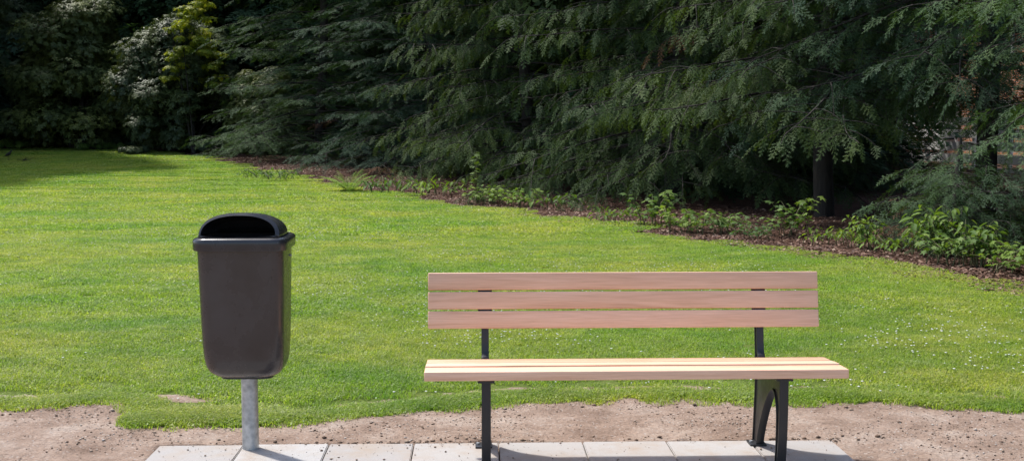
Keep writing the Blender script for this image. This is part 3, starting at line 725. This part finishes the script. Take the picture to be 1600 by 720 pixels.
def stem_plant(seed, tm, nst, h, spread, nleaf, size):
    rg = np.random.default_rng(seed); paths = []; P = []; Rt = []; S = []; Tn = []
    for i in range(nst):
        a = rg.uniform(0, 6.28); b0 = np.array([rg.normal()*spread*.35, rg.normal()*spread*.25, 0]); hh = h*rg.uniform(.45, 1.1)
        pts = [b0+np.array([math.cos(a), math.sin(a), 0])*spread*.5*u**1.6+np.array([0, 0, hh*(u-.25*u*u)/.75]) for u in np.linspace(0, 1, 6)]
        pts[0][2] -= .05; paths.append((pts, np.linspace(.006, .002, 6)*(1+h)))
        tt = rg.random()
        for k in range(nleaf):
            u = .25+.75*(k+.5)/nleaf; q = u*5; j = min(int(q), 4); p = pts[j]+(pts[j+1]-pts[j])*(q-j); b_ = a+k*2.4+rg.uniform(-.4, .4)
            rch = rg.uniform(.03, .10)*(1.3-u*.6); P.append(p+np.array([math.cos(b_), math.sin(b_), .25])*rch); 
            Rt.append(rotm('z', b_) @ rotm('y', rg.uniform(.0, .7)) @ rotm('x', rg.uniform(-.35, .35))); S.append(size*rg.uniform(.7, 1.3)); Tn.append(np.clip(tt*.6+.4*rg.random()+.25*(u-.5), .03, 1))
    A = place(tm, np.array(P), np.array(Rt), np.array(S), np.array(Tn)); tv, tf = tube_arrays(paths, 4)
    return np_mesh('stem', tv, [tf], smooth=True), np_mesh('foliage', A[0], [A[1]], {'tint': A[2], 'tip': A[3]})
PL = {'maple': stem_plant(41, PAL, 9, .55, .5, 9, 1.35), 'bramble': stem_plant(42, PAL, 16, .34, .75, 9, 1.0), 'leafy': stem_plant(43, OVA, 12, .5, .5, 11, 1.35),
      'weed': stem_plant(44, OVA, 10, .16, .4, 7, .8), 'sapling': stem_plant(45, PAL, 3, .95, .22, 14, 1.3)}
def plant(name, kind, x, y, rz, s, label, group=None, mt='bramble'):
    r = empty(name, (x, y, float(gz(x, y))), rz, label, 'plant', group); r.scale = (s, s, s)
    link('stem', PL[kind][0], M['stem'], r); link('foliage', PL[kind][1], M[mt], r); return r
def at_px(px, py):
    """ground point seen at pixel (px, py) of the 1600 px wide photo"""
    m3 = cam.matrix_basis.to_3x3() if cam.matrix_basis else None
    d = cam.rotation_euler.to_matrix() @ Vector(((px-800)/1849., -(py-360)/1849., -1)); z = 0
    t_ = 5.
    while t_ < 75 and CAM_H+d.z*t_ > float(gz(d.x*t_, d.y*t_)): t_ += .05
    return d.x*t_, d.y*t_
PLN = [
 ('maple_seedling','maple',1018,352,.95,'clump of maple seedlings with bright leaves, leftmost beside the bare leaf litter'),
 ('bramble_plant','bramble',1078,362,1.0,'low bluish green bramble right beside the maple seedling clump'),
 ('bramble_plant','bramble',1130,362,.85,'arching bramble mound above the right half of the bench'),
 ('bramble_plant','bramble',1180,373,.6,'bramble trailing onto the grass below the tall maple sprout'),
 ('maple_seedling','maple',1232,368,.95,'upright maple sprout standing above the right end of the bench'),
 ('bramble_plant','weed',1290,378,1.1,'small pale bramble shoots between the two bushier clumps'),
 ('leafy_plant','leafy',1356,385,.75,'pale yellow green leafy clump left of the large nettle like bush'),
 ('bramble_plant','weed',1395,392,1.3,'sparse little bramble in the litter beside the large bush'),
 ('leafy_plant','leafy',1452,398,1.1,'tallest leafy bush of the border, pointed leaves at its crown'),
 ('bramble_plant','bramble',1490,408,1.05,'dense bramble mound joined to the tallest leafy bush'),
 ('leafy_plant','leafy',1535,412,.9,'light green leafy clump at the right end of the bramble mound'),
 ('bramble_plant','bramble',1597,425,.95,'bramble cut by the right picture edge'),
 ('maple_seedling','sapling',742,312,1.0,'thin sapling rising in front of the dark conifer above the backrest'),
 ('bramble_plant','bramble',760,318,1.1,'dark leafy bramble at the foot of the thin sapling'),
 ('bramble_plant','bramble',808,322,1.0,'bramble with a few pale leaves right of the thin sapling'),
 ('leafy_plant','weed',678,303,2.2,'small bright sprig in the litter between the fern and the sapling'),
 ('leafy_plant','weed',862,325,1.8,'low shaded weed at the front of the reddish leaf litter'),
 ('leafy_plant','weed',438,281,1.7,'green weed patch at the lawn edge left of the fern'),
 ('leafy_plant','weed',405,278,1.5,'flat weed patch furthest left along the litter edge'),
 ('leafy_plant','weed',600,300,2.0,'pale weed patch just right of the fern'),
 ('leafy_plant','weed',955,345,1.4,'yellowish weed at the litter edge left of the maple seedlings'),
]
for i, (nm, kd, px, py, s, lb) in enumerate(PLN):
    x, y = at_px(px, py); plant(nm, kd, x, y, i*1.7, s, lb, 'wild plants along the leaf litter', 'bramble_shade_tone' if px < 900 else 'bramble')
# fern
def fern():
    rg = np.random.default_rng(8); V = []; T = []; tn = []
    for i in range(13):
        a = i*2.4; L = rg.uniform(.45, .75); lean = rg.uniform(.35, .9); h = np.array([math.cos(a), math.sin(a), 0]); s = np.array([-math.sin(a), math.cos(a), 0])
        prev = np.zeros(3)
        for k in range(22):
            u = k/21; p = h*L*lean*u+np.array([0, 0, L*(u*.95-.55*u*u*lean)]); wl = .21*L/.6*math.sin(math.pi*min(1, .12+.88*u))**.8*(1-.5*u)
            for sg in (-1, 1):
                q = len(V); V += [p-h*.010, p+h*.012, p+s*sg*wl+h*.03-np.array([0, 0, .25*wl])]; T.append((q, q+1, q+2)); tn += [rg.random()]*3
            if k: q = len(V); V += [prev-s*.003, prev+s*.003, p]; T.append((q, q+1, q+2)); tn += [.5]*3
            prev = p
    return np_mesh('fern', np.array(V), [np.array(T)], {'tint': tn})
x, y = at_px(545, 299); o = tag(link('fern_plant', fern(), M['fernm'], loc=(x, y, float(gz(x, y)))), 'bright green fern with arching fronds at the edge of the lawn', 'plant')
o.scale = (1.15, 1.15, 1.05)

# leaf litter, one uncountable mass
rng = np.random.default_rng(21); n = 60000
y = 8+40*rng.random(n)**1.6; x = border(y)-.5+5.5*rng.random(n)**1.5
k = in_wood(x+.25*rng.random(n), y); x, y = x[k], y[k]; n = len(x)
base = np.array([(-.5,0,0),(0,.28,.12),(.5,0,.05),(0,-.28,.1)]); s = rng.uniform(.03, .075, n); a = rng.random(n)*6.28
V = base[None]*s[:, None, None]*np.array([1, 1, 1.2]); c_, s_ = np.cos(a)[:, None], np.sin(a)[:, None]
tl = rng.uniform(-.5, .5, (n, 1)); V = np.stack([V[..., 0]*c_-V[..., 1]*s_, V[..., 0]*s_+V[..., 1]*c_, V[..., 2]+V[..., 0]*tl], -1)
V += np.stack([x, y, wood_z(x, y)+.012], -1)[:, None]
F = (np.array([(0,1,2,3)])[None]+4*np.arange(n)[:, None, None]).reshape(-1, 4)
tag(link('leaf_litter', np_mesh('leaf_litter', V.reshape(-1, 3), [F], {'tint': np.repeat(rng.random(n), 4)}), M['litter']), 'reddish brown dead leaves covering the ground under the conifers', 'leaf litter', kind='stuff')

# ------------------------------------------------------------------ grass and daisies
def blades(seed, rad, n, h, w_, lean=.6):
    rg = np.random.default_rng(seed); r = rad*np.sqrt(rg.random(n)); a = rg.random(n)*6.28; x, y = r*np.cos(a), r*np.sin(a)
    H = h*rg.uniform(.5, 1.25, n); b_ = rg.random(n)*6.28; ln = H*lean*rg.random(n)*1.3; dx, dy = np.cos(b_), np.sin(b_); W = w_*rg.uniform(.7, 1.3, n)/2
    z = np.zeros(n)
    v = np.stack([np.stack([x-dy*W, y+dx*W, z-.008], -1), np.stack([x+dy*W, y-dx*W, z-.008], -1),
                  np.stack([x+dx*ln*.4+dy*W*.8, y+dy*ln*.4-dx*W*.8, H*.6], -1), np.stack([x+dx*ln*.4-dy*W*.8, y+dy*ln*.4+dx*W*.8, H*.6], -1), np.stack([x+dx*ln, y+dy*ln, H*.92], -1)], 1)
    b = 5*np.arange(n)[:, None]; q = np.concatenate([b, b+1, b+2, b+3], 1); t_ = np.concatenate([b+3, b+2, b+4], 1)
    # broad flat clover and weed leaflets mixed in
    m = int(n*.22); r = rad*np.sqrt(rg.random(m)); a = rg.random(m)*6.28; c = np.stack([r*np.cos(a), r*np.sin(a), h*rg.uniform(.35, .8, m)], -1); sz = w_*rg.uniform(.9, 1.9, m)
    b_ = rg.random(m)*6.28; e1 = np.stack([np.cos(b_), np.sin(b_), rg.uniform(-.6, .6, m)], -1)*sz[:, None]; e2 = np.stack([-np.sin(b_), np.cos(b_), rg.uniform(-.5, .5, m)], -1)*sz[:, None]*.8
    lv = np.stack([c-e1, c+e2, c+e1, c-e2], 1).reshape(-1, 3); lq = 5*n+4*np.arange(m)[:, None]+np.arange(4)[None]
    return np_mesh('grass_tuft', np.concatenate([v.reshape(-1, 3), lv]), [q, lq, t_], {'tint': np.concatenate([np.repeat(rg.random(n), 5), np.repeat(.3+.65*rg.random(m), 4)])})
def gn_scatter(name, meshes, material, P, rot, sc, label, cat):
    coll = bpy.data.collections.new(name+'_sources')
    for i, me in enumerate(meshes):
        me.materials.append(material); o = bpy.data.objects.new('%s_source_%d' % (name, i), me); coll.objects.link(o)
    pm = bpy.data.meshes.new(name); pm.vertices.add(len(P)); pm.vertices.foreach_set('co', P.astype(np.float32).ravel())
    for an, d in (('rz', rot), ('sc', sc)): at = pm.attributes.new(an, 'FLOAT', 'POINT'); at.data.foreach_set('value', d.astype(np.float32))
    at = pm.attributes.new('pick', 'INT', 'POINT'); at.data.foreach_set('value', np.random.default_rng(2).integers(0, len(meshes), len(P)).astype(np.int32))
    pm.update(); o = link(name, pm, material)
    g = bpy.data.node_groups.new(name, 'GeometryNodeTree'); g.interface.new_socket('Geometry', in_out='INPUT', socket_type='NodeSocketGeometry'); g.interface.new_socket('Geometry', in_out='OUTPUT', socket_type='NodeSocketGeometry')
    gi = g.nodes.new('NodeGroupInput'); go = g.nodes.new('NodeGroupOutput'); ci = g.nodes.new('GeometryNodeCollectionInfo'); ci.inputs['Collection'].default_value = coll
    ci.inputs['Separate Children'].default_value = True; ci.inputs['Reset Children'].default_value = True
    ip = g.nodes.new('GeometryNodeInstanceOnPoints'); ip.inputs['Pick Instance'].default_value = True
    def na(n_, ty): a = g.nodes.new('GeometryNodeInputNamedAttribute'); a.data_type = ty; a.inputs[0].default_value = n_; return a.outputs[0]
    cx = g.nodes.new('ShaderNodeCombineXYZ'); g.links.new(na('rz', 'FLOAT'), cx.inputs[2])
    g.links.new(gi.outputs[0], ip.inputs['Points']); g.links.new(ci.outputs[0], ip.inputs['Instance']); g.links.new(na('pick', 'INT'), ip.inputs['Instance Index'])
    g.links.new(cx.outputs[0], ip.inputs['Rotation']); g.links.new(na('sc', 'FLOAT'), ip.inputs['Scale']); g.links.new(ip.outputs[0], go.inputs[0])
    md = o.modifiers.new('scatter', 'NODES'); md.node_group = g
    return tag(o, label, cat, kind='stuff')
rng = np.random.default_rng(77)
def wedge(n, y0, y1, mx=2.5, p=1.):
    y = y0+(y1-y0)*rng.random(n)**p; xl = -.42*y-mx; xr = .50*y+mx; x = xl+(xr-xl)*rng.random(n); return x, y
def area(y0, y1, mx=2.5): ym = (y0+y1)/2; return (y1-y0)*(.92*ym+2*mx)
Ps = {}
for key, (y0, y1, dens, rad) in {'near': (5.9, 9.5, 34, .105), 'mid': (9.5, 17, 7.5, .25), 'far': (17, 56, 1.7, .62)}.items():
    sp = rad; yy = np.arange(y0, y1, sp); xx = np.arange(-.42*y1-2.5, .5*y1+2.5, sp); x, y = np.meshgrid(xx, yy); x = x.ravel()+rng.uniform(-.5, .5, x.size)*sp; y = y.ravel()+rng.uniform(-.5, .5, y.size)*sp
    n = len(x); k = (x > -.42*y-2.5) & (x < .5*y+2.5) & (y > soil_edge(x)) & (~in_wood(x, y) | (~in_wood(x-.35, y) & (rng.random(n) < .45)))
    if key == 'near': 
        thin = fbm(x*2.3, y*2.3, 3, 61); edge = np.clip((y-soil_edge(x))/.50, 0, 1)**1.1; k &= rng.random(n) < (.10+.90*edge)*np.clip((thin-.2)*7, .8, 1)*np.where(spit(x, y), .12, 1)
        # stray tufts out on the dirt, thicker to the left of the bin post
        m2 = 620; x2 = rng.uniform(-3.2, 5, m2); y2 = soil_edge(x2)-np.abs(rng.normal(size=m2))*.085
        m3 = 170; x3 = rng.uniform(-1.75, -1.08, m3); y3 = 6.12+.10*rng.normal(size=m3)*.5
        x = np.concatenate([x[k], x2, x3]); y = np.concatenate([y[k], y2, y3])
    else: x, y = x[k], y[k]
    z = edge_z(x, y); Ps[key] = np.stack([x, y, z+.004], -1)
for key, ms in {'near': [blades(s, .11, 230, .018, .0036, 2.1) for s in range(4)], 'mid': [blades(10+s, .27, 800, .024, .0066, 1.7) for s in range(4)], 'far': [blades(20+s, .7, 2600, .034, .012, 1.2) for s in range(3)]}.items():
    P = Ps[key]; hv = .62+.75*fbm(P[:, 0]*.8, P[:, 1]*.8, 3, 90)
    gn_scatter('grass', ms, M['grass'], P, rng.random(len(P))*6.28, hv*rng.uniform(.8, 1.15, len(P)),
               {'near': 'short bright green lawn grass nearest the dirt strip', 'mid': 'sunlit lawn grass behind the bench and bin', 'far': 'distant lawn grass running back to the dark wood'}[key], 'grass')
# daisies and clover heads
n = 26000; x, y = wedge(n, 6.4, 44, p=1.25); cl = fbm(x*.55, y*.55, 3, 71); k = is_lawn(x, y) & (rng.random(n) < np.clip((cl-.45)*6, .02, 1)); x, y = x[k], y[k]; n = len(x)
a = np.arange(6)/6*2*math.pi; ring = np.stack([np.cos(a), np.sin(a), .25*np.ones(6)], -1); base = np.concatenate([[[0, 0, .5]], ring, [[0, 0, -.3]]])
T = np.array([(0, i+1, (i+1) % 6+1) for i in range(6)]+[(7, (i+1) % 6+1, i+1) for i in range(6)])
s = rng.uniform(.005, .0105, n)*(1+np.clip(y-12, 0, 30)*.012); V = base[None]*s[:, None, None]+np.stack([x, y, lawn_z(x, y)+.026+.012*rng.random(n)], -1)[:, None]
tag(link('daisies', np_mesh('daisies', V.reshape(-1, 3), [(T[None]+8*np.arange(n)[:, None, None]).reshape(-1, 3)]), M['daisy']), 'tiny white daisies and clover heads sprinkled over the lawn', 'flowers', kind='stuff')

# ------------------------------------------------------------------ bird and fallen twig
x, y = at_px(13, 251); br = empty('black_bird', (x, y, float(gz(x, y))+.02), R(-20), 'small black bird standing on the grass at the far left edge', 'bird')
bm = bmesh.new(); rings = []
for (px_, pz, r1, r2) in [(-.19, .10, .012, .004), (-.14, .12, .018, .008), (-.08, .145, .03, .03), (-.03, .165, .045, .046), (.03, .19, .050, .054), (.08, .22, .040, .044), (.105, .255, .028, .030), (.125, .285, .026, .027), (.145, .30, .018, .02), (.16, .302, .007, .008)]:
    rings.append([(px_-.35*r2*math.sin(2*math.pi*i/12), r1*math.cos(2*math.pi*i/12), pz+r2*math.sin(2*math.pi*i/12)) for i in range(12)])
loft(bm, rings); bm_obj('body', bm, M['feather'], br)
bm = bmesh.new(); cyl(bm, (.178, 0, .300), .007, .04, 8, Euler((0, R(95), 0)), .001); bm_obj('beak', bm, M['beak'], br)
for sg in (-1, 1):
    bm = bmesh.new(); cyl(bm, (.01, sg*.022, .07), .005, .15, 6); box(bm, (.02, sg*.022, .0), (.05, .012, .006)); bm_obj('leg', bm, M['beak'], br)
x, y = at_px(38, 252); rg = np.random.default_rng(9); paths = []
for i in range(14):
    a = rg.uniform(0, 6.28); p0 = np.array([rg.normal()*.08, rg.normal()*.05, .02]); e = p0+np.array([math.cos(a)*.35, math.sin(a)*.2, rg.uniform(.02, .22)]); paths.append(([p0, (p0+e)/2+(0, 0, .05), e], [.012, .008, .004]))
tv, tf = tube_arrays(paths, 5); tag(link('fallen_twig', np_mesh('fallen_twig', tv, [tf]), M['bark'], loc=(x, y, float(gz(x, y)))), 'small dark branching twig lying on the grass just right of the bird', 'twig').scale = (.6, .6, .6)

# ------------------------------------------------------------------ brick house glimpsed through the trees
hs = empty('brick_house', (17, 38, 0), R(-75), 'orange brick house with white window frames, glimpsed between the trunks at the right', 'house')
def hbox(name, c, s, m_, par=hs, bev=0):
    bm = bmesh.new(); box(bm, c, s); return bm_obj(name, bm, m_, par, smooth=False)
hbox('wall', (0, 4, 3), (14, 8, 6), M['brick'])
bm = bmesh.new(); loft(bm, [[(X, -.6, 6.0), (X, 8.6, 6.0), (X, 4, 9.2)] for X in (-7.4, 7.4)]); rf = bm_obj('roof', bm, M['tile'], hs, smooth=False)
for zz in (1.7, 4.4):
    for xx in (-5.2, -2.6, 0, 2.6, 5.2):
        wn = hbox('window', (xx, -.03, zz), (1.3, .1, 1.4), M['white']); hbox('pane', (xx-.3, -.09, zz), (.5, .04, 1.2), M['glass'], wn); hbox('pane', (xx+.3, -.09, zz), (.5, .04, 1.2), M['glass'], wn)
fn = empty('garden_fence', (14.5, 34, 0), R(-75), 'white painted board fence in front of the brick house', 'fence')
for k in range(11): hbox('post', (-7.5+1.5*k, .06, .95), (.1, .1, 1.9), M['white'], fn)
for k in range(5): hbox('board', (0, 0, .25+.36*k), (15.2, .03, .25), M['white'], fn)
